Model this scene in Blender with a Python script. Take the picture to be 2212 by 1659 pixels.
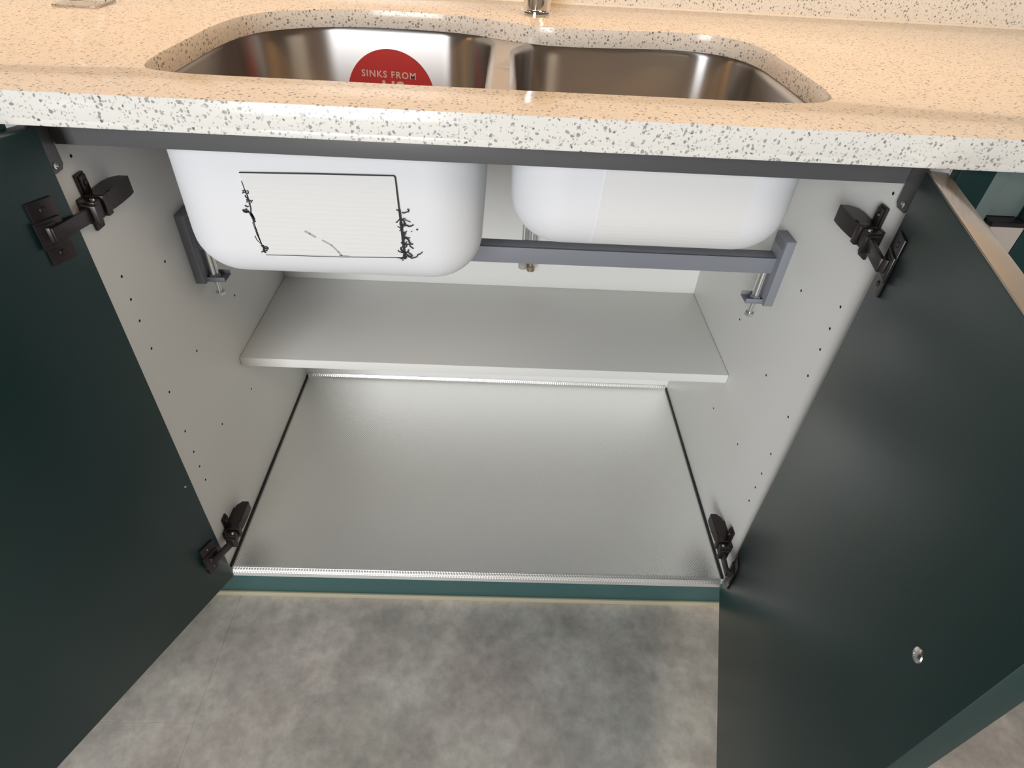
import bpy, bmesh, math, random
from mathutils import Matrix, Vector
for o in list(bpy.data.objects): bpy.data.objects.remove(o)
S = bpy.context.scene
COL = S.collection
random.seed(7)

# ------------------------------------------------------------------ camera
cam_d = bpy.data.cameras.new('camera'); cam = bpy.data.objects.new('camera', cam_d); COL.objects.link(cam)
cam_d.sensor_fit = 'HORIZONTAL'; cam_d.sensor_width = 36; cam_d.lens = 1287.81/2212*36
cam_d.clip_start = 0.01
cam.matrix_world = (Matrix.Translation((0.0111, -0.5769, 0.9324))
                    @ Matrix.Rotation(-0.0420, 4, 'Z') @ Matrix.Rotation(0.8623, 4, 'X') @ Matrix.Rotation(0.0624, 4, 'Z'))
S.camera = cam
# ------------------------------------------------------------------ world and light
w = bpy.data.worlds.new('world'); S.world = w; w.use_nodes = True
w.node_tree.nodes['Background'].inputs[0].default_value = (0.86, 0.80, 0.74, 1)
w.node_tree.nodes['Background'].inputs[1].default_value = 0.13
def area(name, loc, target, sx, sy, power, color):
    d = bpy.data.lights.new(name, 'AREA'); d.shape = 'RECTANGLE'; d.size = sx; d.size_y = sy
    d.energy = power; d.color = color
    o = bpy.data.objects.new(name, d); COL.objects.link(o); o.location = loc
    o.rotation_euler = (Vector(target)-Vector(loc)).to_track_quat('-Z', 'Y').to_euler()
    return o
area('window_daylight', (-0.86, -3.0, 1.05), (-0.1, 0.2, 0.45), 1.0, 2.1, 84, (0.96, 0.975, 1.0))
area('under_cabinet_strip_light', (-0.10, 0.27, 1.40), (-0.10, 0.27, 0), 2.2, 0.06, 6.4, (1.0, 0.51, 0.17))
area('overhead_fill', (1.30, -1.25, 2.05), (0.1, 0.0, 0.0), 0.9, 0.5, 10, (1.0, 0.84, 0.64))  # added overhead fill, no fixture: brightens the cabinet inside and the floor
vs = S.view_settings
vs.view_transform = 'Standard'; vs.look = 'None'; vs.gamma = 1; vs.use_curve_mapping = False; vs.exposure = 0.0

# ------------------------------------------------------------------ materials
def mat(name, col, rough=0.5, metal=0.0, spec=0.5, coat=0.0):
    m = bpy.data.materials.new(name); m.use_nodes = True
    b = m.node_tree.nodes['Principled BSDF']
    b.inputs['Base Color'].default_value = (*col, 1); b.inputs['Roughness'].default_value = rough
    b.inputs['Metallic'].default_value = metal; b.inputs['Specular IOR Level'].default_value = spec
    b.inputs['Coat Weight'].default_value = coat
    return m
def nd(m, t, **kw):
    n = m.node_tree.nodes.new(t)
    for k, v in kw.items():
        if k in n.inputs: n.inputs[k].default_value = v
        else: setattr(n, k, v)
    return n
def lk(m, a, b): m.node_tree.links.new(a, b)
def bsdf(m): return m.node_tree.nodes['Principled BSDF']
def ramp(m, stops):
    r = nd(m, 'ShaderNodeValToRGB'); e = r.color_ramp.elements
    while len(e) < len(stops): e.new(0.5)
    for el, (p, c) in zip(e, stops):
        el.position = p; el.color = (*c, 1) if len(c) == 3 else c
    return r
def grain(m, scale, amount, strength=0.05):
    tc = nd(m, 'ShaderNodeTexCoord'); n = nd(m, 'ShaderNodeTexNoise', Scale=scale, Detail=3.0)
    b = nd(m, 'ShaderNodeBump', Strength=strength, Distance=0.001)
    lk(m, tc.outputs['Object'], n.inputs['Vector']); lk(m, n.outputs[0], b.inputs['Height'])
    lk(m, b.outputs[0], bsdf(m).inputs['Normal']); return m

def quartz(name, base):
    m = mat(name, base, 0.17, 0, 0.5)
    tc = nd(m, 'ShaderNodeTexCoord')
    nz = nd(m, 'ShaderNodeTexNoise', Scale=220.0, Detail=2.0)
    add = nd(m, 'ShaderNodeVectorMath', operation='MULTIPLY_ADD')
    add.inputs[1].default_value = (0.0045,)*3
    lk(m, tc.outputs['Object'], nz.inputs['Vector']); lk(m, nz.outputs['Color'], add.inputs[0]); lk(m, tc.outputs['Object'], add.inputs[2])
    prev = None
    for sc, thr, rad, dark, light in ((215.0, 0.58, 0.33, (0.16, 0.17, 0.17), (0.42, 0.42, 0.40)), (400.0, 0.55, 0.36, (0.38, 0.38, 0.37), (0.66, 0.65, 0.61))):
        v = nd(m, 'ShaderNodeTexVoronoi', Scale=sc); lk(m, add.outputs[0], v.inputs['Vector'])
        sep = nd(m, 'ShaderNodeSeparateColor'); lk(m, v.outputs['Color'], sep.inputs[0])
        pick = nd(m, 'ShaderNodeMath', operation='GREATER_THAN'); pick.inputs[1].default_value = thr
        lk(m, sep.outputs[0], pick.inputs[0])
        mr = nd(m, 'ShaderNodeMapRange'); mr.inputs['From Min'].default_value = rad+0.05; mr.inputs['From Max'].default_value = rad-0.06
        lk(m, v.outputs['Distance'], mr.inputs['Value'])
        mul = nd(m, 'ShaderNodeMath', operation='MULTIPLY'); lk(m, pick.outputs[0], mul.inputs[0]); lk(m, mr.outputs[0], mul.inputs[1])
        tone = nd(m, 'ShaderNodeMix', data_type='RGBA'); tone.inputs[6].default_value = (*dark, 1); tone.inputs[7].default_value = (*light, 1)
        lk(m, sep.outputs[1], tone.inputs[0])
        mix = nd(m, 'ShaderNodeMix', data_type='RGBA'); lk(m, mul.outputs[0], mix.inputs[0])
        if prev is None: mix.inputs[6].default_value = (*base, 1)
        else: lk(m, prev, mix.inputs[6])
        lk(m, tone.outputs[2], mix.inputs[7]); prev = mix.outputs[2]
    lk(m, prev, bsdf(m).inputs['Base Color'])
    return m
M_QUARTZ = quartz('speckled_quartz', (0.83, 0.815, 0.765))
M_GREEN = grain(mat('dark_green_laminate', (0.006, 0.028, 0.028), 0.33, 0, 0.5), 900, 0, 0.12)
M_PLINTH = grain(mat('lighter_plinth_green', (0.044, 0.115, 0.112), 0.45), 900, 0, 0.1)  # lighter green than the door laminate
M_MELA = grain(mat('white_melamine', (0.78, 0.775, 0.745), 0.45, 0, 0.4), 700, 0, 0.06)
M_HOLE = mat('hole_shadow_black', (0.01, 0.01, 0.01), 0.9)
M_RAIL = mat('grey_powder_coat', (0.110, 0.110, 0.113), 0.30, 0.0, 0.5)
M_BAR = grain(mat('slate_grey_powder_coat', (0.24, 0.25, 0.28), 0.5, 0.0, 0.5), 600, 0, 0.05)
M_HINGE = mat('black_nickel', (0.055, 0.045, 0.045), 0.33, 0.75, 0.5)
M_BLACK = mat('black_plastic', (0.012, 0.011, 0.011), 0.4)
M_ZINC = mat('zinc_plated_steel', (0.72, 0.74, 0.74), 0.25, 1.0)
M_CHROME = mat('chrome', (0.86, 0.85, 0.84), 0.06, 1.0)
M_BRASS = mat('nickel_brass', (0.55, 0.47, 0.36), 0.25, 1.0)
M_COAT = grain(mat('white_anti_condensation_coating', (0.80, 0.81, 0.83), 0.6, 0, 0.3), 1500, 0, 0.1)
M_TAR = mat('black_adhesive', (0.012, 0.012, 0.012), 0.6)
M_SMEAR = mat('grey_smear', (0.42, 0.42, 0.41), 0.7)
M_RED = mat('red_paper', (0.56, 0.035, 0.035), 0.5)
M_PRINT = mat('white_print', (0.75, 0.62, 0.60), 0.5)
M_SEAL = mat('beige_floor_sealant', (0.46, 0.42, 0.30), 0.4)
M_BEAD = mat('cream_silicone', (0.90, 0.85, 0.76), 0.3)
M_WALL = mat('warm_white_paint', (0.75, 0.70, 0.62), 0.7)
M_GREYF = mat('grey_green_laminate', (0.13, 0.17, 0.165), 0.35)
M_EDGE = mat('beige_edge_reflection', (0.40, 0.35, 0.30), 0.16, 0.8)  # beige metallic colour stands in for the reflection on the green door top
M_PALE = mat('pale_edging', (0.42, 0.38, 0.345), 0.4)
# brushed steel
M_STEEL = mat('brushed_steel', (0.52, 0.51, 0.50), 0.24, 1.0)
bsdf(M_STEEL).inputs['Roughness'].default_value = 0.34; bsdf(M_STEEL).inputs['Anisotropic'].default_value = 0.92; bsdf(M_STEEL).inputs['Anisotropic Rotation'].default_value = 0.25
tg = nd(M_STEEL, 'ShaderNodeTangent', direction_type='RADIAL', axis='Z'); lk(M_STEEL, tg.outputs[0], bsdf(M_STEEL).inputs['Tangent'])
# embossed aluminium liner
M_MAT = mat('embossed_aluminium', (0.96, 0.96, 0.94), 0.30, 0.82)
tc = nd(M_MAT, 'ShaderNodeTexCoord'); mp = nd(M_MAT, 'ShaderNodeMapping'); mp.inputs['Rotation'].default_value = (0, 0, math.radians(45))
vo = nd(M_MAT, 'ShaderNodeTexVoronoi', Scale=300.0, Randomness=0.0); bp = nd(M_MAT, 'ShaderNodeBump', Strength=0.55, Distance=0.0008, invert=True)
lk(M_MAT, tc.outputs['Object'], mp.inputs[0]); lk(M_MAT, mp.outputs[0], vo.inputs['Vector']); lk(M_MAT, vo.outputs['Distance'], bp.inputs['Height']); lk(M_MAT, bp.outputs[0], bsdf(M_MAT).inputs['Normal'])
# sound deadening pad: fine horizontal ribs
def pad_mat(name, strength):
    m = mat(name, (0.78, 0.78, 0.77), 0.75, 0, 0.2)
    tc = nd(m, 'ShaderNodeTexCoord'); wv = nd(m, 'ShaderNodeTexWave', bands_direction='Z', Scale=55.0, Distortion=2.5, Detail=2.0)
    wv.inputs['Detail Scale'].default_value = 1.2
    b = nd(m, 'ShaderNodeBump', Strength=strength, Distance=0.001)
    lk(m, tc.outputs['Object'], wv.inputs['Vector']); lk(m, wv.outputs['Fac'], b.inputs['Height']); lk(m, b.outputs[0], bsdf(m).inputs['Normal']); return m
M_PAD = pad_mat('ribbed_white_pad', 0.22); M_PAD2 = pad_mat('cream_pad', 0.05)
bsdf(M_PAD2).inputs['Base Color'].default_value = (0.79, 0.785, 0.775, 1)
# vinyl floor
def floor_mat():
    m = mat('mottled_grey_vinyl', (0.2, 0.19, 0.18), 0.5, 0, 0.4)
    tc = nd(m, 'ShaderNodeTexCoord'); oi = nd(m, 'ShaderNodeObjectInfo')
    ad = nd(m, 'ShaderNodeVectorMath', operation='ADD'); lk(m, tc.outputs['Object'], ad.inputs[0]); lk(m, oi.outputs['Location'], ad.inputs[1])
    n1 = nd(m, 'ShaderNodeTexNoise', Scale=7.0, Detail=8.0, Roughness=0.62); n2 = nd(m, 'ShaderNodeTexNoise', Scale=38.0, Detail=5.0, Roughness=0.7)
    n3 = nd(m, 'ShaderNodeTexNoise', Scale=5.0, Detail=3.0)
    for n in (n1, n2): lk(m, ad.outputs[0], n.inputs['Vector'])
    off = nd(m, 'ShaderNodeVectorMath', operation='ADD'); off.inputs[1].default_value = (3.1, 7.7, 1.3); lk(m, ad.outputs[0], off.inputs[0]); lk(m, off.outputs[0], n3.inputs['Vector'])
    r1 = ramp(m, [(0.30, (0.42, 0.395, 0.37)), (0.52, (0.60, 0.57, 0.535)), (0.72, (0.78, 0.745, 0.70))])
    lk(m, n1.outputs[0], r1.inputs[0])
    r2 = ramp(m, [(0.25, (0.72, 0.72, 0.72)), (0.75, (1.2, 1.2, 1.2))]); lk(m, n2.outputs[0], r2.inputs[0])
    mx = nd(m, 'ShaderNodeMix', data_type='RGBA', blend_type='MULTIPLY'); mx.inputs[0].default_value = 1
    lk(m, r1.outputs[0], mx.inputs[6]); lk(m, r2.outputs[0], mx.inputs[7])
    r3 = ramp(m, [(0.35, (1.04, 0.99, 0.97)), (0.65, (0.97, 1.0, 0.97))]); lk(m, n3.outputs[0], r3.inputs[0])
    mx2 = nd(m, 'ShaderNodeMix', data_type='RGBA', blend_type='MULTIPLY'); mx2.inputs[0].default_value = 1
    lk(m, mx.outputs[2], mx2.inputs[6]); lk(m, r3.outputs[0], mx2.inputs[7]); lk(m, mx2.outputs[2], bsdf(m).inputs['Base Color'])
    b = nd(m, 'ShaderNodeBump', Strength=0.08, Distance=0.001); lk(m, n2.outputs[0], b.inputs['Height']); lk(m, b.outputs[0], bsdf(m).inputs['Normal'])
    return m
M_FLOOR = floor_mat()
M_GROUT = mat('floor_joint_grey', (0.13, 0.125, 0.12), 0.8)
M_ACRYL = mat('clear_acrylic', (1, 1, 1), 0.02); bsdf(M_ACRYL).inputs['Transmission Weight'].default_value = 1.0; bsdf(M_ACRYL).inputs['IOR'].default_value = 1.49

# ------------------------------------------------------------------ helpers
def obj(name, bm, m, parent=None, smooth=False):
    me = bpy.data.meshes.new(name); bmesh.ops.recalc_face_normals(bm, faces=bm.faces[:]); bm.to_mesh(me); bm.free()
    me.materials.append(m)
    if smooth:
        for p in me.polygons: p.use_smooth = True
        if smooth != 'all': me.set_sharp_from_angle(angle=math.radians(35))
    return link(bpy.data.objects.new(name, me), parent)
WORLD = {}
def link(o, parent=None):
    COL.objects.link(o)
    if parent is not None:
        o.parent = parent; o.matrix_parent_inverse = Matrix.Translation(-WORLD[parent.name])
    WORLD.setdefault(o.name, Vector((0, 0, 0)))
    return o
def thing(name, loc, label, cat, group=None):
    o = bpy.data.objects.new(name, None); o.location = loc; o.empty_display_size = 0.02; COL.objects.link(o); WORLD[o.name] = Vector(loc)
    return tag(o, label, cat, group)
def tag(o, label=None, cat=None, group=None, kind=None):
    if label: o['label'] = label
    if cat: o['category'] = cat
    if group: o['group'] = group
    if kind: o['kind'] = kind
    return o
def sub(name, loc, parent):
    o = bpy.data.objects.new(name, None); o.empty_display_size = 0.01; COL.objects.link(o)
    o.parent = parent; o.location = Vector(loc)-WORLD[parent.name]; WORLD[o.name] = Vector(loc); return o
def bm_box(bm, lo, hi, bev=0.0, mx=None, seg=2):
    lo = Vector(lo); hi = Vector(hi); c = (lo+hi)/2; d = hi-lo
    r = bmesh.ops.create_cube(bm, size=1.0, matrix=Matrix.Translation(c) @ Matrix.Diagonal((*d, 1)))
    vsx = r['verts']
    if bev > 0:
        es = list({e for v in vsx for e in v.link_edges})
        r = bmesh.ops.bevel(bm, geom=es, offset=bev, segments=seg, affect='EDGES', profile=0.5)
        vsx = list({v for f in r['faces'] for v in f.verts} | {v for v in vsx if v.is_valid})
    if mx is not None: bmesh.ops.transform(bm, matrix=mx, verts=vsx)
    return vsx
def box(name, lo, hi, m, parent=None, bev=0.0, mx=None):
    bm = bmesh.new(); bm_box(bm, lo, hi, bev, mx); return obj(name, bm, m, parent, smooth=bev > 0)
def frame(a, b, up=(0, 0, 1)):
    a = Vector(a); b = Vector(b); z = (b-a).normalized(); x = Vector(up).cross(z)
    if x.length < 1e-4: x = Vector((1, 0, 0)).cross(z)
    x.normalize(); y = z.cross(x)
    return Matrix(((x.x, y.x, z.x, a.x), (x.y, y.y, z.y, a.y), (x.z, y.z, z.z, a.z), (0, 0, 0, 1)))
def bm_beam(bm, a, b, wd, ht, bev=0.0, up=(0, 0, 1)):
    L = (Vector(b)-Vector(a)).length
    bm_box(bm, (-wd/2, -ht/2, 0), (wd/2, ht/2, L), bev, frame(a, b, up))
def bm_lathe(bm, prof, mx=None, n=24, closed=False):
    rings = []
    for r, z in prof:
        rings.append([bm.verts.new((r*math.cos(2*math.pi*i/n), r*math.sin(2*math.pi*i/n), z)) for i in range(n)] if r > 1e-7 else [bm.verts.new((0, 0, z))])
    for A, B in zip(rings, rings[1:]):
        for i in range(n):
            j = (i+1) % n
            if len(A) == 1 and len(B) == 1: continue
            if len(A) == 1: bm.faces.new((A[0], B[i], B[j]))
            elif len(B) == 1: bm.faces.new((A[i], A[j], B[0]))
            else: bm.faces.new((A[i], A[j], B[j], B[i]))
    if mx is not None: bmesh.ops.transform(bm, matrix=mx, verts=[v for R in rings for v in R])
def lathe(name, prof, m, parent=None, mx=None, n=24):
    bm = bmesh.new(); bm_lathe(bm, prof, mx, n); return obj(name, bm, m, parent, smooth=True)
def cyl(r, z0, z1, c=0.0):
    if c: return [(0, z0), (r-c, z0), (r, z0+c), (r, z1-c), (r-c, z1), (0, z1)]
    return [(0, z0), (r, z0), (r, z1), (0, z1)]
def bm_tube(bm, pts, r, n=10):
    pts = [Vector(p) for p in pts]; rings = []
    for i, p in enumerate(pts):
        t = (pts[min(i+1, len(pts)-1)]-pts[max(i-1, 0)]).normalized()
        up = Vector((1, 0, 0)) if abs(t.x) < 0.9 else Vector((0, 1, 0))
        u = t.cross(up).normalized(); v = t.cross(u)
        rr = r[i] if isinstance(r, (list, tuple)) else r
        rings.append([bm.verts.new(p+u*rr*math.cos(2*math.pi*k/n)+v*rr*math.sin(2*math.pi*k/n)) for k in range(n)])
    for A, B in zip(rings, rings[1:]):
        for k in range(n): bm.faces.new((A[k], A[(k+1) % n], B[(k+1) % n], B[k]))
    bm.faces.new(rings[0]); bm.faces.new(rings[-1][::-1])
def tube(name, pts, r, m, parent=None, n=10):
    bm = bmesh.new(); bm_tube(bm, pts, r, n); return obj(name, bm, m, parent, smooth=True)
def plate(name, loops, z0, z1, m, parent=None, bev=0.0):
    """flat plate from an outer loop and holes, with real thickness"""
    cu = bpy.data.curves.new(name, 'CURVE'); cu.dimensions = '2D'; cu.fill_mode = 'BOTH'; cu.extrude = (z1-z0)/2-bev; cu.bevel_depth = bev; cu.bevel_resolution = 1; cu.offset = -bev
    for L in loops:
        sp = cu.splines.new('POLY'); sp.points.add(len(L)-1); sp.use_cyclic_u = True
        for q, (x, y) in zip(sp.points, L): q.co = (x, y, 0, 1)
    t = bpy.data.objects.new(name+'_curve', cu); COL.objects.link(t)
    me = bpy.data.meshes.new_from_object(t.evaluated_get(bpy.context.evaluated_depsgraph_get())); bpy.data.objects.remove(t); bpy.data.curves.remove(cu)
    me.name = name
    bm = bmesh.new(); bm.from_mesh(me); bpy.data.meshes.remove(me)
    bmesh.ops.remove_doubles(bm, verts=bm.verts[:], dist=1e-5)
    bmesh.ops.translate(bm, vec=(0, 0, (z0+z1)/2), verts=bm.verts[:])
    return obj(name, bm, m, parent, smooth=True)
def catmull(P, k=8):
    out = []; n = len(P)
    for i in range(n):
        p0, p1, p2, p3 = (Vector((*P[(i+j) % n], 0)) for j in (-1, 0, 1, 2))
        for s in range(k):
            t = s/k
            q = 0.5*((2*p1)+(p2-p0)*t+(2*p0-5*p1+4*p2-p3)*t*t+(3*p1-p0-3*p2+p3)*t**3)
            out.append((q.x, q.y))
    return out
def rrect(x0, x1, y0, y1, radii, n=10):
    """counter-clockwise from the front left corner; radii fl, fr, br, bl"""
    out = []
    for (cx, cy, a0), r in zip(((x0, y0, 180), (x1, y0, 270), (x1, y1, 0), (x0, y1, 90)), radii):
        sx = 1 if cx == x0 else -1; sy = 1 if cy == y0 else -1
        for i in range(n+1):
            a = math.radians(a0+90*i/n); out.append((cx+sx*r+r*math.cos(a), cy+sy*r+r*math.sin(a)))
    return out

H = 0.432            # half the inner width of the sink cabinet
ZT, ZS, ZB = 0.7685, 0.7445, 0.7383   # worktop top, underside of its slab, underside of its front edge
YF = -0.0173         # front of worktop
FLOOR = -0.168
BACK = 0.514

# ------------------------------------------------------------------ setting
fl = box('floor', (-3.4, -2.6, FLOOR-0.05), (2.5, 0.66, FLOOR-0.0025), M_GROUT); tag(fl, kind='structure')
TW, TH = 1.4205, 0.9
bm = bmesh.new(); bm_box(bm, (-TW/2+0.0001, -TH/2+0.0001, -0.0025), (TW/2-0.0001, TH/2-0.0001, 0), 0.0003, seg=1)
t0 = bpy.data.meshes.new('floor_tile'); bm.to_mesh(t0); bm.free(); t0.materials.append(M_FLOOR)
for i in range(-1, 3):
    for j in range(4):
        o = bpy.data.objects.new('floor_tile', t0); COL.objects.link(o); o.parent = fl
        o.location = (-0.4678+TW*(i-0.5), 0.66-TH*(j+0.5)+(0.30 if i % 2 else 0)+0.05, FLOOR)
wb = box('wall_back', (-2.2, 0.622, FLOOR), (2.2, 0.70, 2.3), M_WALL); tag(wb, kind='structure')

# ------------------------------------------------------------------ backsplash
bs = thing('backsplash', (0, 0.611, ZT), 'polished cream speckled stone backsplash standing upright behind the tap', 'backsplash')
box('slab', (-2.1, 0.600, ZT), (2.1, 0.6215, 1.38), M_QUARTZ, bs)
box('sealant_bead', (-2.1, 0.596, ZT-0.0005), (2.1, 0.6005, ZT+0.003), M_BEAD, bs, 0.001)

# ------------------------------------------------------------------ worktop
CUT = [(-0.312, 0.0660), (-0.285, 0.0632), (-0.20, 0.0630), (-0.08, 0.0632), (0.06, 0.0640), (0.18, 0.0652), (0.285, 0.0665), (0.318, 0.0700), (0.344, 0.0800), (0.3585, 0.100), (0.3635, 0.135),
       (0.3640, 0.19), (0.3630, 0.26), (0.3590, 0.325), (0.3400, 0.374), (0.3050, 0.400), (0.245, 0.409), (0.175, 0.400), (0.115, 0.394), (0.066, 0.396), (0.014, 0.414), (-0.036, 0.4405),
       (-0.087, 0.4525), (-0.150, 0.456), (-0.205, 0.4530), (-0.258, 0.4400), (-0.311, 0.4060), (-0.342, 0.3620), (-0.3555, 0.295), (-0.3575, 0.21), (-0.3565, 0.130), (-0.351, 0.090), (-0.337, 0.0735)]
wt = thing('worktop', (0, 0.28, ZS), 'polished cream quartz worktop with grey flecks and a double sink cutout', 'worktop')
plate('slab', [[(-1.6, YF), (1.6, YF), (1.6, 0.600), (-1.6, 0.600)], catmull(CUT, 6)], ZS, ZT, M_QUARTZ, wt, 0.0012)
box('front_edge', (-1.6, YF+0.0003, ZB), (1.6, YF+0.024, ZS+0.002), M_QUARTZ, wt, 0.0015)

# ------------------------------------------------------------------ sink
sink = thing('kitchen_sink', (0, 0.25, 0.53), 'undermount double bowl steel sink with white coated outsides', 'sink')
BOWLS = [dict(x0=-0.364, x1=-0.011, y0=0.0605, y1=0.459, r=(0.062, 0.062, 0.075, 0.120), zb=0.533),
         dict(x0=0.027, x1=0.358, y0=0.0605, y1=0.414, r=(0.062, 0.062, 0.075, 0.075), zb=0.589)]
def bowl_rings(B, off, ztop, zbot, R, lip):
    rows = []
    if lip:
        for i in range(5):
            a = math.radians(90*i/4); rows.append((-0.009*(1-math.sin(a)), ztop-0.009*(1-math.cos(a))))
    else: rows.append((0, ztop))
    rows.append((0.0, (ztop+zbot)/2))
    for i in range(11):
        a = math.radians(90*i/10); rows.append((R*(1-math.cos(a)), zbot+R*(1-math.sin(a))))
    out = []
    for d, z in rows:
        d2 = d-off
        out.append([(x, y, z) for x, y in rrect(B['x0']+d2, B['x1']-d2, B['y0']+d2, B['y1']-d2, [max(0.004, r-d2) for r in B['r']], 10)])
    return out
def bm_loft(rings, cap=True):
    bm = bmesh.new(); V = [[bm.verts.new(p) for p in R] for R in rings]; n = len(V[0])
    for A, C in zip(V, V[1:]):
        for i in range(n): bm.faces.new((A[i], A[(i+1) % n], C[(i+1) % n], C[i]))
    if cap: bm.faces.new(V[-1])
    return bm
bowls = []
for B in BOWLS:
    b = obj('bowl', bm_loft(bowl_rings(B, 0, ZS, B['zb'], 0.052, True)), M_STEEL, sink, smooth=True); bowls.append(b)
    obj('white_coating', bm_loft(bowl_rings(B, 0.002, ZS-0.006, B['zb']-0.002, 0.054, False)), M_COAT, b, smooth=True)
    cx, cy = (B['x0']+B['x1'])/2, (B['y0']+B['y1'])/2
    lathe('drain', [(0, -0.004), (0.020, -0.004), (0.030, -0.001), (0.040, 0.0012), (0.045, 0.0012), (0.045, -0.001), (0, -0.006)], M_CHROME, b, Matrix.Translation((cx, cy, B['zb']+0.0008)))
holes = [rrect(B['x0']-0.0088, B['x1']+0.0088, B['y0']-0.0088, B['y1']+0.0088, [r+0.0088 for r in B['r']], 10) for B in BOWLS]
plate('rim_flange', [rrect(-0.385, 0.380, 0.0475, 0.472, (0.06, 0.06, 0.06, 0.10), 8)]+holes, ZS-0.0016, ZS, M_STEEL, sink)
# sound deadening pads on the outside of the bowls
YP = 0.0605-0.002
def wall_y(z, B):
    R = 0.054; zc = B['zb']-0.002+R
    return YP if z >= zc else YP+R-math.sqrt(max(0, R*R-(zc-z)**2))
def pad(name, quad, m, parent, B, th=0.0014):
    bm = bmesh.new(); n = 24; (ax, az), (bx, bz), (cx, cz), (dx, dz) = quad; G = []
    for i in range(n+1):
        t = i/n; row = []
        for x, z in ((ax+(dx-ax)*t, az+(dz-az)*t), (bx+(cx-bx)*t, bz+(cz-bz)*t)):
            y = wall_y(z, B); row.append((bm.verts.new((x, y+0.0006, z)), bm.verts.new((x, y-th, z-(th if y > YP+0.004 else 0)))))
        G.append(row)
    for P0, P1 in zip(G, G[1:]):
        (a0, a1), (b0, b1) = P0; (c0, c1), (d0, d1) = P1
        for f in ((a0, b0, d0, c0), (a1, b1, d1, c1), (a0, a1, c1, c0), (b0, b1, d1, d0)): bm.faces.new(f)
    for P0 in (G[0], G[-1]): bm.faces.new((P0[0][0], P0[0][1], P0[1][1], P0[1][0]))
    return obj(name, bm, m, parent, smooth=True)
PL = [(-0.2680, 0.5765), (-0.1000, 0.5800), (-0.1030, 0.6775), (-0.2690, 0.6735)]
p1 = pad('sound_pad', PL, M_PAD, bowls[0], BOWLS[0]); tag(p1, 'ribbed white pad with black glue at its edges')
p2 = pad('sound_pad', [(0.1215, 0.600), (0.2880, 0.600), (0.2900, 0.7200), (0.1255, 0.7200)], M_PAD2, bowls[1], BOWLS[1], 0.0007)
def ribbon(bm, pts, wd, y):
    for (a, b) in zip(pts, pts[1:]):
        a = Vector((a[0], y, a[1])); b = Vector((b[0], y, b[1]))
        if (b-a).length < 1e-5: continue
        bm_beam(bm, a, b+(b-a).normalized()*wd*0.4, wd*1.4, 0.0006, 0, (0, 1, 0))
rnd = random.Random(3)
bm = bmesh.new(); yq = YP-0.0016
ribbon(bm, [(-0.2692, 0.6742), (-0.185, 0.6768), (-0.1035, 0.6783), (-0.1022, 0.6765), (-0.1005, 0.640)], 0.0009, yq)   # top and upper right edge line
ribbon(bm, [(-0.262, 0.5762), (-0.17, 0.5775), (-0.099, 0.5800)], 0.00035, yq)
def squiggle(x0, z0, n, step, wd, drift):
    pts = [(x0, z0)]; a = rnd.uniform(0, 6.28)
    for _ in range(n):
        a += rnd.uniform(-1.5, 1.5); pts.append((pts[-1][0]+step*math.cos(a)+drift, pts[-1][1]+step*math.sin(a)))
    ribbon(bm, pts, wd, yq-rnd.uniform(0, 0.0005))
ribbon(bm, [(-0.1005, 0.640), (-0.0995, 0.618), (-0.0990, 0.600), (-0.0985, 0.588), (-0.0990, 0.5795)], 0.0016, yq)
for k in range(26):
    z = 0.580+0.060*rnd.random(); squiggle(-0.0990+rnd.uniform(-0.001, 0.0012), z, rnd.randint(3, 6), 0.0022, rnd.uniform(0.0005, 0.0010), 0.0005)
squiggle(-0.094, 0.590, 8, 0.003, 0.0009, 0.0006); squiggle(-0.096, 0.584, 7, 0.0028, 0.0008, 0.0008); squiggle(-0.104, 0.620, 3, 0.002, 0.0007, 0)
ribbon(bm, [(-0.0990, 0.5795), (-0.107, 0.5795)], 0.0007, yq)
ribbon(bm, [(-0.2688, 0.665), (-0.2680, 0.657), (-0.2672, 0.650)], 0.0006, yq)
for k in range(9): squiggle(-0.2670+rnd.uniform(-0.0006, 0.001), 0.634+0.02*rnd.random(), 3, 0.0018, 0.0007, 0.0001)
ribbon(bm, [(-0.2665, 0.650), (-0.2660, 0.634), (-0.2672, 0.629), (-0.2655, 0.624)], 0.0010, yq)
ribbon(bm, [(-0.2755, 0.632), (-0.2745, 0.6295), (-0.2720, 0.6290), (-0.2700, 0.6300), (-0.2670, 0.6270), (-0.2650, 0.6210)], 0.0014, yq)
ribbon(bm, [(-0.2720, 0.6330), (-0.2718, 0.6300)], 0.0012, yq); ribbon(bm, [(-0.2680, 0.6275), (-0.2655, 0.6180)], 0.0018, yq)
for dx, za, zc, wd in ((0, 0.6200, 0.583, 0.0007), (-0.0012, 0.617, 0.588, 0.0004), (0.0008, 0.612, 0.581, 0.0006), (-0.0026, 0.600, 0.590, 0.0005)):
    ribbon(bm, [(-0.2670+dx, za), (-0.2655+dx, (za+zc)/2), (-0.2630+dx*0.4, zc)], wd, yq)
for k in range(6): squiggle(-0.2628, 0.583+0.004*rnd.random(), 4, 0.0016, 0.0009, 0.0003)
squiggle(-0.083, 0.617, 2, 0.001, 0.0008, 0); squiggle(-0.088, 0.614, 1, 0.001, 0.0006, 0)
o = obj('adhesive_trace', bm, M_TAR, bowls[0]); tag(o, 'black squeezed out glue lines')
bm = bmesh.new(); yq2 = YP-0.0014
ribbon(bm, [(-0.2110, 0.6090), (-0.2060, 0.6060), (-0.2000, 0.6020)], 0.0018, yq2); ribbon(bm, [(-0.1930, 0.5985), (-0.1830, 0.5925), (-0.1760, 0.5840), (-0.1730, 0.5795)], 0.0014, yq2); ribbon(bm, [(-0.1760, 0.5795), (-0.1640, 0.5785)], 0.0010, yq2)
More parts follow.
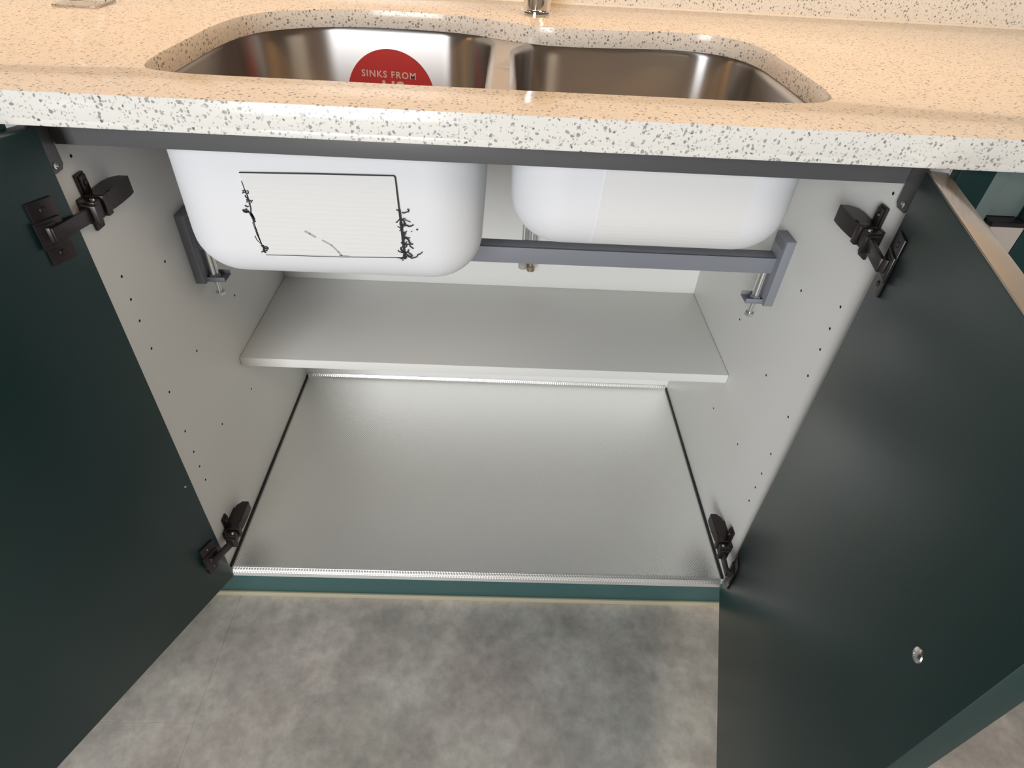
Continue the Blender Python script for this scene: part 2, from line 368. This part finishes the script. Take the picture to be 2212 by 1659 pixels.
o = obj('smear', bm, M_SMEAR, bowls[0]); tag(o, 'grey diagonal smear on the pad')

# ------------------------------------------------------------------ round sticker inside the left bowl
YS = BOWLS[0]['y1']-0.0006
st = thing('round_sticker', (-0.1685, YS, 0.647), 'round red paper sticker with white lettering inside the deeper steel bowl', 'sticker')
mx = Matrix.Translation((-0.1685, YS, 0.6475)) @ Matrix.Rotation(math.radians(90), 4, 'X')
lathe('paper_disc', [(0, 0), (0.0690, 0), (0.0690, 0.0006), (0, 0.0006)], M_RED, st, mx, 64)
def text(body, size, loc, m, parent, spacing=1.0, rot=0.0, bold=0.0):
    cu = bpy.data.curves.new('lettering', 'FONT'); cu.body = body; cu.size = size; cu.align_x = 'CENTER'; cu.align_y = 'CENTER'; cu.extrude = 0.0001; cu.space_character = spacing; cu.offset = bold; cu.resolution_u = 3
    t = bpy.data.objects.new('t', cu); COL.objects.link(t)
    me = bpy.data.meshes.new_from_object(t.evaluated_get(bpy.context.evaluated_depsgraph_get())); bpy.data.objects.remove(t); bpy.data.curves.remove(cu)
    me.transform(Matrix.Translation(loc) @ Matrix.Rotation(math.radians(90), 4, 'X') @ Matrix.Rotation(rot, 4, 'Z'))
    me.materials.clear(); me.materials.append(m); me.name = 'lettering'
    return link(bpy.data.objects.new('lettering', me), parent)
text('SINKS FROM', 0.0135, (-0.1705, YS-0.0008, 0.6800), M_PRINT, st, 1.18, math.radians(-1.0), 0.0002)
text('US', 0.030, (-0.1650, YS-0.0008, 0.6590), M_PRINT, st, 1.05, math.radians(-1.0), 0.0008)

# ------------------------------------------------------------------ tap
FX, FY = 0.0575, 0.484
tap = thing('mixer_tap', (FX, FY, ZT), 'shiny chrome mixer tap standing on the worktop behind the sink', 'tap')
T = Matrix.Translation((FX, FY, ZT))
lathe('base_ring', [(0, 0), (0.0245, 0), (0.0248, 0.002), (0.0240, 0.0065), (0.0215, 0.0075), (0, 0.0075)], M_CHROME, tap, T, 40)
lathe('body', [(0, 0.0070), (0.0192, 0.0070), (0.0205, 0.0085), (0.0205, 0.150), (0.0190, 0.158), (0, 0.160)], M_CHROME, tap, T, 40)
sp = [(FX, FY, ZT+0.155), (FX, FY, ZT+0.26)]
for i in range(1, 13):
    a = math.radians(180*i/12); sp.append((FX, FY-0.085+0.085*math.cos(a), ZT+0.26+0.085*math.sin(a)))
sp.append((FX, FY-0.17, ZT+0.23))
tube('spout', sp, 0.0125, M_CHROME, tap, 20)
lathe('aerator', cyl(0.0140, -0.02, 0.0, 0.002), M_CHROME, tap, Matrix.Translation((FX, FY-0.17, ZT+0.232)), 20)
bm = bmesh.new(); bm_tube(bm, [(FX+0.018, FY, ZT+0.125), (FX+0.045, FY, ZT+0.128)], 0.011, 16); bm_tube(bm, [(FX+0.040, FY, ZT+0.13), (FX+0.06, FY-0.01, ZT+0.19)], 0.005, 12)
obj('lever', bm, M_CHROME, tap, smooth=True)
for k, (x, zc) in enumerate(((0.0625, 0.330), (0.0785, 0.325))):
    tl = tube('tail_hose', [(x, FY+0.002, ZS), (x, FY+0.002, 0.60), (x, FY+0.002, 0.45), (x, FY+0.002, zc+0.012)], 0.0052, M_ZINC, tap, 12)
    lathe('end_nut', [(0, 0), (0.0080, 0), (0.0090, 0.001), (0.0090, 0.010), (0.0065, 0.0125), (0.0065, 0.020), (0, 0.020)], M_BRASS if k else M_PALE, tl, Matrix.Translation((x, FY+0.002, zc)), 18)

# ------------------------------------------------------------------ sink cabinet
cab = thing('sink_cabinet', (0, 0.25, FLOOR+0.15), 'open double door sink cabinet with dark green doors and white inside', 'cabinet')
HOLES = {-1: [(0.0434, 0.689), (0.1337, 0.5167), (0.2894, 0.3658), (0.1306, 0.3689), (0.1257, 0.221), (0.249, 0.1902), (0.0413, 0.5482), (0.0401, 0.5171), (0.0393, 0.4863), (0.0389, 0.4432), (0.0369, 0.3697), (0.0342, 0.2963), (0.0335, 0.2536), (0.0324, 0.2224), (0.0324, 0.1912)],
         1: [(0.0393, 0.6911), (0.1312, 0.5131), (0.2745, 0.3668), (0.0363, 0.5489), (0.0366, 0.5162), (0.036, 0.4838), (0.1295, 0.3624), (0.035, 0.4403), (0.0348, 0.3641), (0.0336, 0.2884), (0.0329, 0.2444), (0.0324, 0.2122), (0.0316, 0.1796), (0.2527, 0.1777), (0.1275, 0.2108)]}
for s in (-1, 1):
    x = s*H
    sp_ = box('side_panel', (min(x, x+s*0.018), 0, -0.018), (max(x, x+s*0.018), BACK+0.008, ZB), M_MELA, cab, 0.0006)
    bm = bmesh.new(); prof = [(0, -0.0002), (0.0014, -0.0002), (0.0019, 0.0003), (0.0014, 0.0003), (0, 0.0003)]
    for yy, z in HOLES[s]: bm_lathe(bm, prof, Matrix.Translation((x, yy, z)) @ Matrix.Rotation(-s*math.pi/2, 4, 'Y'), 10)
    tag(obj('pin_holes', bm, M_HOLE, sp_), kind='stuff')
box('bottom_panel', (-H, 0, -0.018), (H, BACK, -0.0022), M_MELA, cab, 0.0005)
box('back_panel', (-H, BACK, -0.018), (H, BACK+0.008, ZB), M_MELA, cab)
sh = box('shelf', (-H+0.0008, 0.2405, 0.2515), (H-0.0008, BACK-0.0005, 0.2695), M_MELA, cab, 0.0008)
for s in (-1, 1):
    for yy in (0.262, 0.47):
        lathe('shelf_pin', cyl(0.0026, 0, 0.012, 0.0005), M_ZINC, sh, Matrix.Translation((s*H, yy, 0.2490)) @ Matrix.Rotation(-s*math.pi/2, 4, 'Y'), 10)
rail = box('top_rail', (-H+0.0022, 0.0253, 0.7072), (H-0.0022, 0.0440, ZB), M_RAIL, cab, 0.0008)
for s in (-1, 1):
    bm = bmesh.new(); y0, y1 = 0.0035, 0.0252
    poly = [(y0, ZB), (y1, ZB), (y1, 0.6885), (y1-0.004, 0.6840), (y0+0.004, 0.6835), (y0, 0.6890)]
    a = [bm.verts.new((s*H, y, z)) for y, z in poly]; b = [bm.verts.new((s*(H-0.0022), y, z)) for y, z in poly]
    bm.faces.new(a); bm.faces.new(b[::-1])
    for i in range(6): bm.faces.new((a[i], a[(i+1) % 6], b[(i+1) % 6], b[i]))
    br = obj('end_tab', bm, M_RAIL, rail)
    lathe('screw', [(0, 0), (0.0036, 0), (0.0034, 0.0012), (0.002, 0.0018), (0.001, 0.0008), (0, 0.0008)], M_ZINC, rail, Matrix.Translation((s*(H-0.0022), 0.0125, 0.6905)) @ Matrix.Rotation(-s*math.pi/2, 4, 'Y'), 14)

# doors: hinge corner of the inner face, opening direction, inner normal
def door_frame(c, ang, side):
    d = Vector((-math.sin(math.radians(ang)), -math.cos(math.radians(ang)), 0))
    n = Vector((0, 0, 1)).cross(d) if side < 0 else d.cross(Vector((0, 0, 1)))
    n = -n if n.x*side > 0 else n
    return Matrix(((d.x, n.x, 0, c[0]), (d.y, n.y, 0, c[1]), (0, 0, 1, 0), (0, 0, 0, 1)))
DW = 0.438
def lean(F, a):   # the doors hang slightly out of plumb
    c = F.to_translation(); return Matrix.Translation(c) @ Matrix.Rotation(a, 4, 'Y') @ Matrix.Translation(-c) @ F
FRAMES = {-1: lean(door_frame((-0.4285, -0.007), 24.2, -1), 0.0150), 1: lean(door_frame((0.4265, -0.011), 15.8, 1), -0.0105)}
HINGES = {-1: (0.642, 0.068), 1: (0.646, 0.070)}
for s in (-1, 1):
    F = FRAMES[s]
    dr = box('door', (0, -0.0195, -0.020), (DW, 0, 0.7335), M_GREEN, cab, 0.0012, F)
    if s > 0: tag(box('edge_reflection', (0.0004, -0.0190, 0.7330), (DW-0.0004, -0.0005, 0.7350), M_EDGE, dr, 0.0006, F), 'top edge of the door with a beige reflection in its colour')  # thin layer added on this door only, to carry the beige reflection
    if s > 0:
        lathe('screw', [(0, 0), (0.0058, 0), (0.0056, 0.0010), (0.0040, 0.0022), (0.0015, 0.0024), (0.0012, 0.0012), (0, 0.0012)], M_ZINC, dr, F @ Matrix.Translation((0.388, 0, 0.5315)) @ Matrix.Rotation(-math.pi/2, 4, 'X'), 20)
    else:
        lathe('pale_dot', [(0, 0), (0.0016, 0), (0.0012, 0.0008), (0, 0.0010)], M_PALE, dr, F @ Matrix.Translation((0.011, 0, 0.234)) @ Matrix.Rotation(-math.pi/2, 4, 'X'), 10)  # small pale raised dot on the inner face
    for zc in HINGES[s]:
        so = {(-1, 0): 0.012, (-1, 1): 0.006, (1, 0): 0.010, (1, 1): 0.006}[(s, 0 if zc > 0.3 else 1)]; ya = -0.009 if zc > 0.3 else -0.015; za = 0.0 if zc > 0.3 else -0.004
        hg = sub('hinge', (s*H, 0.04, zc), cab)
        P = lambda off, y, z: Vector((s*(H-off), y+ya, zc+z+za))
        def pbox(bm, o0, o1, y0, y1, z0, z1, bev=0.0006):
            a = P(o0, y0, z0); b = P(o1, y1, z1)
            bm_box(bm, [min(a[i], b[i]) for i in range(3)], [max(a[i], b[i]) for i in range(3)], bev)
        bm = bmesh.new(); pbox(bm, 0, 0.0035, 0.041, 0.056, -0.031, 0.031, 0.001); pbox(bm, 0, 0.0065, 0.030, 0.085, -0.009, 0.009, 0.001); pbox(bm, 0.0035, 0.0060, 0.043, 0.054, 0.008, 0.029, 0.0008)
        obj('mounting_plate', bm, M_HINGE, hg, smooth=True)
        for zz in (0.021, -0.021): lathe('screw', [(0, 0), (0.0036, 0), (0.0030, 0.0016), (0.0012, 0.0018), (0, 0.0008)], M_HINGE, hg, Matrix.Translation(P(0.006 if zz > 0 else 0.0035, 0.0485, zz)) @ Matrix.Rotation(-s*math.pi/2, 4, 'Y'), 12)
        # arm housing: tapered prism, hump towards the panel
        bm = bmesh.new()
        sec = [(0.046, 0.0060, 0.0200, -0.010, 0.0095), (0.056, 0.0035, 0.0215, -0.0110, 0.0100), (0.074, 0.0020, 0.0225, -0.0110, 0.0105), (0.090, 0.0040, 0.0225, -0.0110, 0.0100), (0.099, 0.0110, 0.0220, -0.0105, 0.0095)]
        R_ = [[bm.verts.new(P(o, y, z)) for o, z in ((o0, z0), (o1, z0), (o1, z1), (o0, z1))] for y, o0, o1, z0, z1 in sec]
        for A, B2 in zip(R_, R_[1:]):
            for i in range(4): bm.faces.new((A[i], A[(i+1) % 4], B2[(i+1) % 4], B2[i]))
        bm.faces.new(R_[0]); bm.faces.new(R_[-1][::-1])
        bmesh.ops.bevel(bm, geom=bm.edges[:], offset=0.0009, segments=2, affect='EDGES')
        pbox(bm, 0.0215, 0.0232, 0.056, 0.096, 0.0090, 0.0105, 0)
        obj('arm_housing', bm, M_HINGE, hg, smooth=True)
        bm = bmesh.new(); pbox(bm, 0.005, 0.0245, 0.0385, 0.0475, -0.0115, 0.0110, 0.0010); pbox(bm, 0.006, 0.0225, 0.0245, 0.0365, -0.0100, 0.0095, 0.0010); pbox(bm, 0.009, 0.0255, 0.0190, 0.0255, -0.0120, 0.0080, 0.0010)
        obj('knuckle', bm, M_HINGE, hg, smooth=True)
        lathe('rivet', cyl(0.0022, -0.0125, 0.0125, 0.0004), M_ZINC, hg, Matrix.Translation(P(0.0185, 0.0300, -0.0005)), 10)
        # link to the cup in the door
        q = F @ Vector((0.020+so, 0.004, zc)); q2 = F @ Vector((0.020+so, 0.010, zc))
        bm = bmesh.new(); bm_beam(bm, P(0.0185, 0.0230, -0.001), q2, 0.0042, 0.0150, 0.0008, (0, 0, 1)); bm_beam(bm, q2+(q2-P(0.0185, 0.0230, 0)).normalized()*-0.004, q, 0.006, 0.0150, 0.0008, (0, 0, 1))
        obj('link_arm', bm, M_HINGE, hg, smooth=True)
        bm = bmesh.new(); bm_box(bm, (0.0020+so, 0.0, zc-0.0325), (0.0275+so, 0.0024, zc+0.0325), 0.0009, F); bm_box(bm, (0.0030+so, 0.0020, zc-0.014), (0.0300+so, 0.0048, zc+0.014), 0.0010, F)
        obj('cup_plate', bm, M_HINGE, hg, smooth=True)
        bm = bmesh.new(); bm_box(bm, (0.0105+so, 0.0040, zc-0.0105), (0.0285+so, 0.0056, zc+0.0105), 0.0012, F); obj('cup', bm, M_BLACK, hg, smooth=True)
        for zz in (-0.0225, 0.0225): lathe('screw', [(0, 0), (0.0034, 0), (0.0028, 0.0014), (0.001, 0.0015), (0, 0.0007)], M_HINGE, hg, F @ Matrix.Translation((0.0145+so, 0.0022, zc+zz)) @ Matrix.Rotation(-math.pi/2, 4, 'X'), 12)

# ------------------------------------------------------------------ liner on the cabinet floor
mt = thing('base_liner', (0, 0.25, 0), 'silver embossed aluminium liner lying on the cabinet floor', 'liner')
bm = bmesh.new()
prof = [(BACK-0.001, 0.010), (BACK-0.003, 0.003), (BACK-0.008, 0.0), (0.004, 0.0), (0.0005, -0.0010), (-0.0025, -0.0032), (-0.0050, -0.0100), (-0.0062, -0.0178)]
lo = [[bm.verts.new((x, y, z)) for y, z in prof] for x in (-0.4275, 0.4275)]
ins = [(BACK-0.0008, 0.0098), (BACK-0.0022, 0.0018), (BACK-0.008, -0.0020), (0.004, -0.0020), (0.0000, -0.0030), (-0.0014, -0.0044), (-0.0038, -0.0104), (-0.0050, -0.0178)]
li = [[bm.verts.new((x, y, z)) for y, z in ins] for x in (-0.4275, 0.4275)]
for L in (lo, li):
    for i in range(len(prof)-1): bm.faces.new((L[0][i], L[0][i+1], L[1][i+1], L[1][i]))
for k in (0, 1):
    for i in range(len(prof)-1): bm.faces.new((lo[k][i], lo[k][i+1], li[k][i+1], li[k][i]))
for i in (0, -1): bm.faces.new((lo[0][i], lo[1][i], li[1][i], li[0][i]))
obj('liner_sheet', bm, M_MAT, mt)
for s in (-1, 1):
    a, b = sorted((s*0.4275, s*0.4315)); box('edge_seal', (a, 0.0, -0.0022), (b, BACK-0.002, 0.0035), M_BLACK, mt, 0.0008)

# ------------------------------------------------------------------ sink support bar
sb = thing('sink_support', (0, 0.21, 0.45), 'slate grey metal support bar with end brackets carrying the sink', 'support bar')
bm = bmesh.new(); bm_box(bm, (-H+0.012, 0.2000, 0.4990), (H-0.012, 0.2018, 0.5250), 0.0005); bm_box(bm, (-H+0.012, 0.2000, 0.5235), (H-0.012, 0.2230, 0.5250), 0.0005); bm_box(bm, (-H+0.012, 0.2212, 0.4990), (H-0.012, 0.2230, 0.5250), 0.0005)
obj('bar', bm, M_BAR, sb, smooth=True)
for s in (-1, 1):
    x0, x1 = sorted((s*H, s*(H-0.0145)))
    bm = bmesh.new(); bm_box(bm, (x0, 0.1890, 0.4490), (x1, 0.1912, 0.5560), 0.0006); 
    a, b = sorted((s*(H-0.0128), s*(H-0.0145))); bm_box(bm, (a, 0.1890, 0.4490), (b, 0.2270, 0.5560), 0.0006); bm_box(bm, (x0, 0.1890, 0.5545), (x1, 0.2270, 0.5562), 0.0006); bm_box(bm, (x0, 0.1912, 0.5400), (x1, 0.2265, 0.5550), 0.0006)
    bk = obj('bracket', bm, M_BAR, sb, smooth=True)
    a, b = sorted((s*(H-0.0120), s*(H-0.0400)))
    bm = bmesh.new(); bm_box(bm, (a, 0.1955, 0.4490), (b, 0.2200, 0.4512), 0.0008); 
    for yy in (0.1955, 0.2182): bm_box(bm, (a, yy, 0.4490), (b, yy+0.0018, 0.4570), 0.0006)
    obj('bottom_tab', bm, M_BAR, bk, smooth=True)
    bx = s*(H-0.0225)
    bo = lathe('bolt', [(0, 0.4270), (0.0036, 0.4270), (0.0036, 0.5000), (0, 0.5000)], M_ZINC, sb, Matrix.Translation((bx, 0.206, 0)), 14)
    lathe('sleeve', [(0, 0.4585), (0.0066, 0.4585), (0.0066, 0.5000), (0, 0.5000)], M_ZINC, bo, Matrix.Translation((bx, 0.206, 0)), 16)
    lathe('bolt_head', [(0, 0.4215), (0.0064, 0.4215), (0.0074, 0.4225), (0.0074, 0.4272), (0, 0.4276)], M_ZINC, bo, Matrix.Translation((bx, 0.206, 0)), 6)
    lathe('nut', [(0, 0.4512), (0.0085, 0.4512), (0.0085, 0.4585), (0, 0.4585)], M_BAR, bo, Matrix.Translation((bx, 0.206, 0)), 6)

# ------------------------------------------------------------------ plinth
pl = thing('plinth', (0, 0.05, FLOOR), 'dark green kickboard under the sink cabinet with beige seal at the floor', 'plinth')
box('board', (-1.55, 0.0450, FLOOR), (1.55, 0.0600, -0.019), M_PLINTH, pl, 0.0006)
box('floor_seal', (-1.55, 0.0400, FLOOR-0.0003), (1.55, 0.0455, FLOOR+0.014), M_SEAL, pl, 0.002)

# ------------------------------------------------------------------ neighbouring cabinets
nb = thing('base_cabinet', (0.76, 0.25, -0.018), 'closed dark green base cabinet with a grey recess, beside the less open door', 'cabinet')
box('body', (0.4508, 0.0, -0.018), (1.07, 0.52, ZB-0.001), M_MELA, nb)
box('filler_strip', (0.4515, -0.0120, -0.018), (0.4870, 0.0, ZB-0.001), M_GREEN, nb, 0.001)
box('channel', (0.4885, -0.0100, -0.018), (0.5030, 0.0, ZB-0.001), M_GREYF, nb, 0.001)
box('end_panel', (0.5050, -0.0040, 0.690), (0.5400, 0.0, ZB-0.001), M_GREYF, nb, 0.0005)
box('black_cap', (0.5050, -0.0200, 0.6850), (0.5400, 0.0, 0.6895), M_BLACK, nb, 0.0004)
box('pale_strip', (0.5050, -0.0205, -0.018), (0.5400, 0.0, 0.6852), M_PALE, nb, 0.0008)
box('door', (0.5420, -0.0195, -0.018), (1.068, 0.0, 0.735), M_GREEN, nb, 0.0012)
nb2 = thing('base_cabinet', (-0.76, 0.25, -0.018), 'closed plain dark green base cabinet hidden behind the wider open door', 'cabinet')
box('body', (-1.07, 0.0, -0.018), (-0.4508, 0.52, ZB-0.001), M_GREEN, nb2)
box('door', (-1.068, -0.0195, -0.018), (-0.4700, 0.0, 0.7350), M_GREEN, nb2, 0.0012)

# ------------------------------------------------------------------ clear stand on the worktop
ac = thing('acrylic_block', (-0.555, 0.375, ZT), 'clear acrylic display block standing on the worktop beside the sink', 'display block')
box('foot', (-0.588, 0.345, ZT), (-0.531, 0.400, ZT+0.004), M_ACRYL, ac, 0.001)
box('upright', (-0.584, 0.380, ZT+0.0038), (-0.535, 0.384, ZT+0.12), M_ACRYL, ac, 0.001)
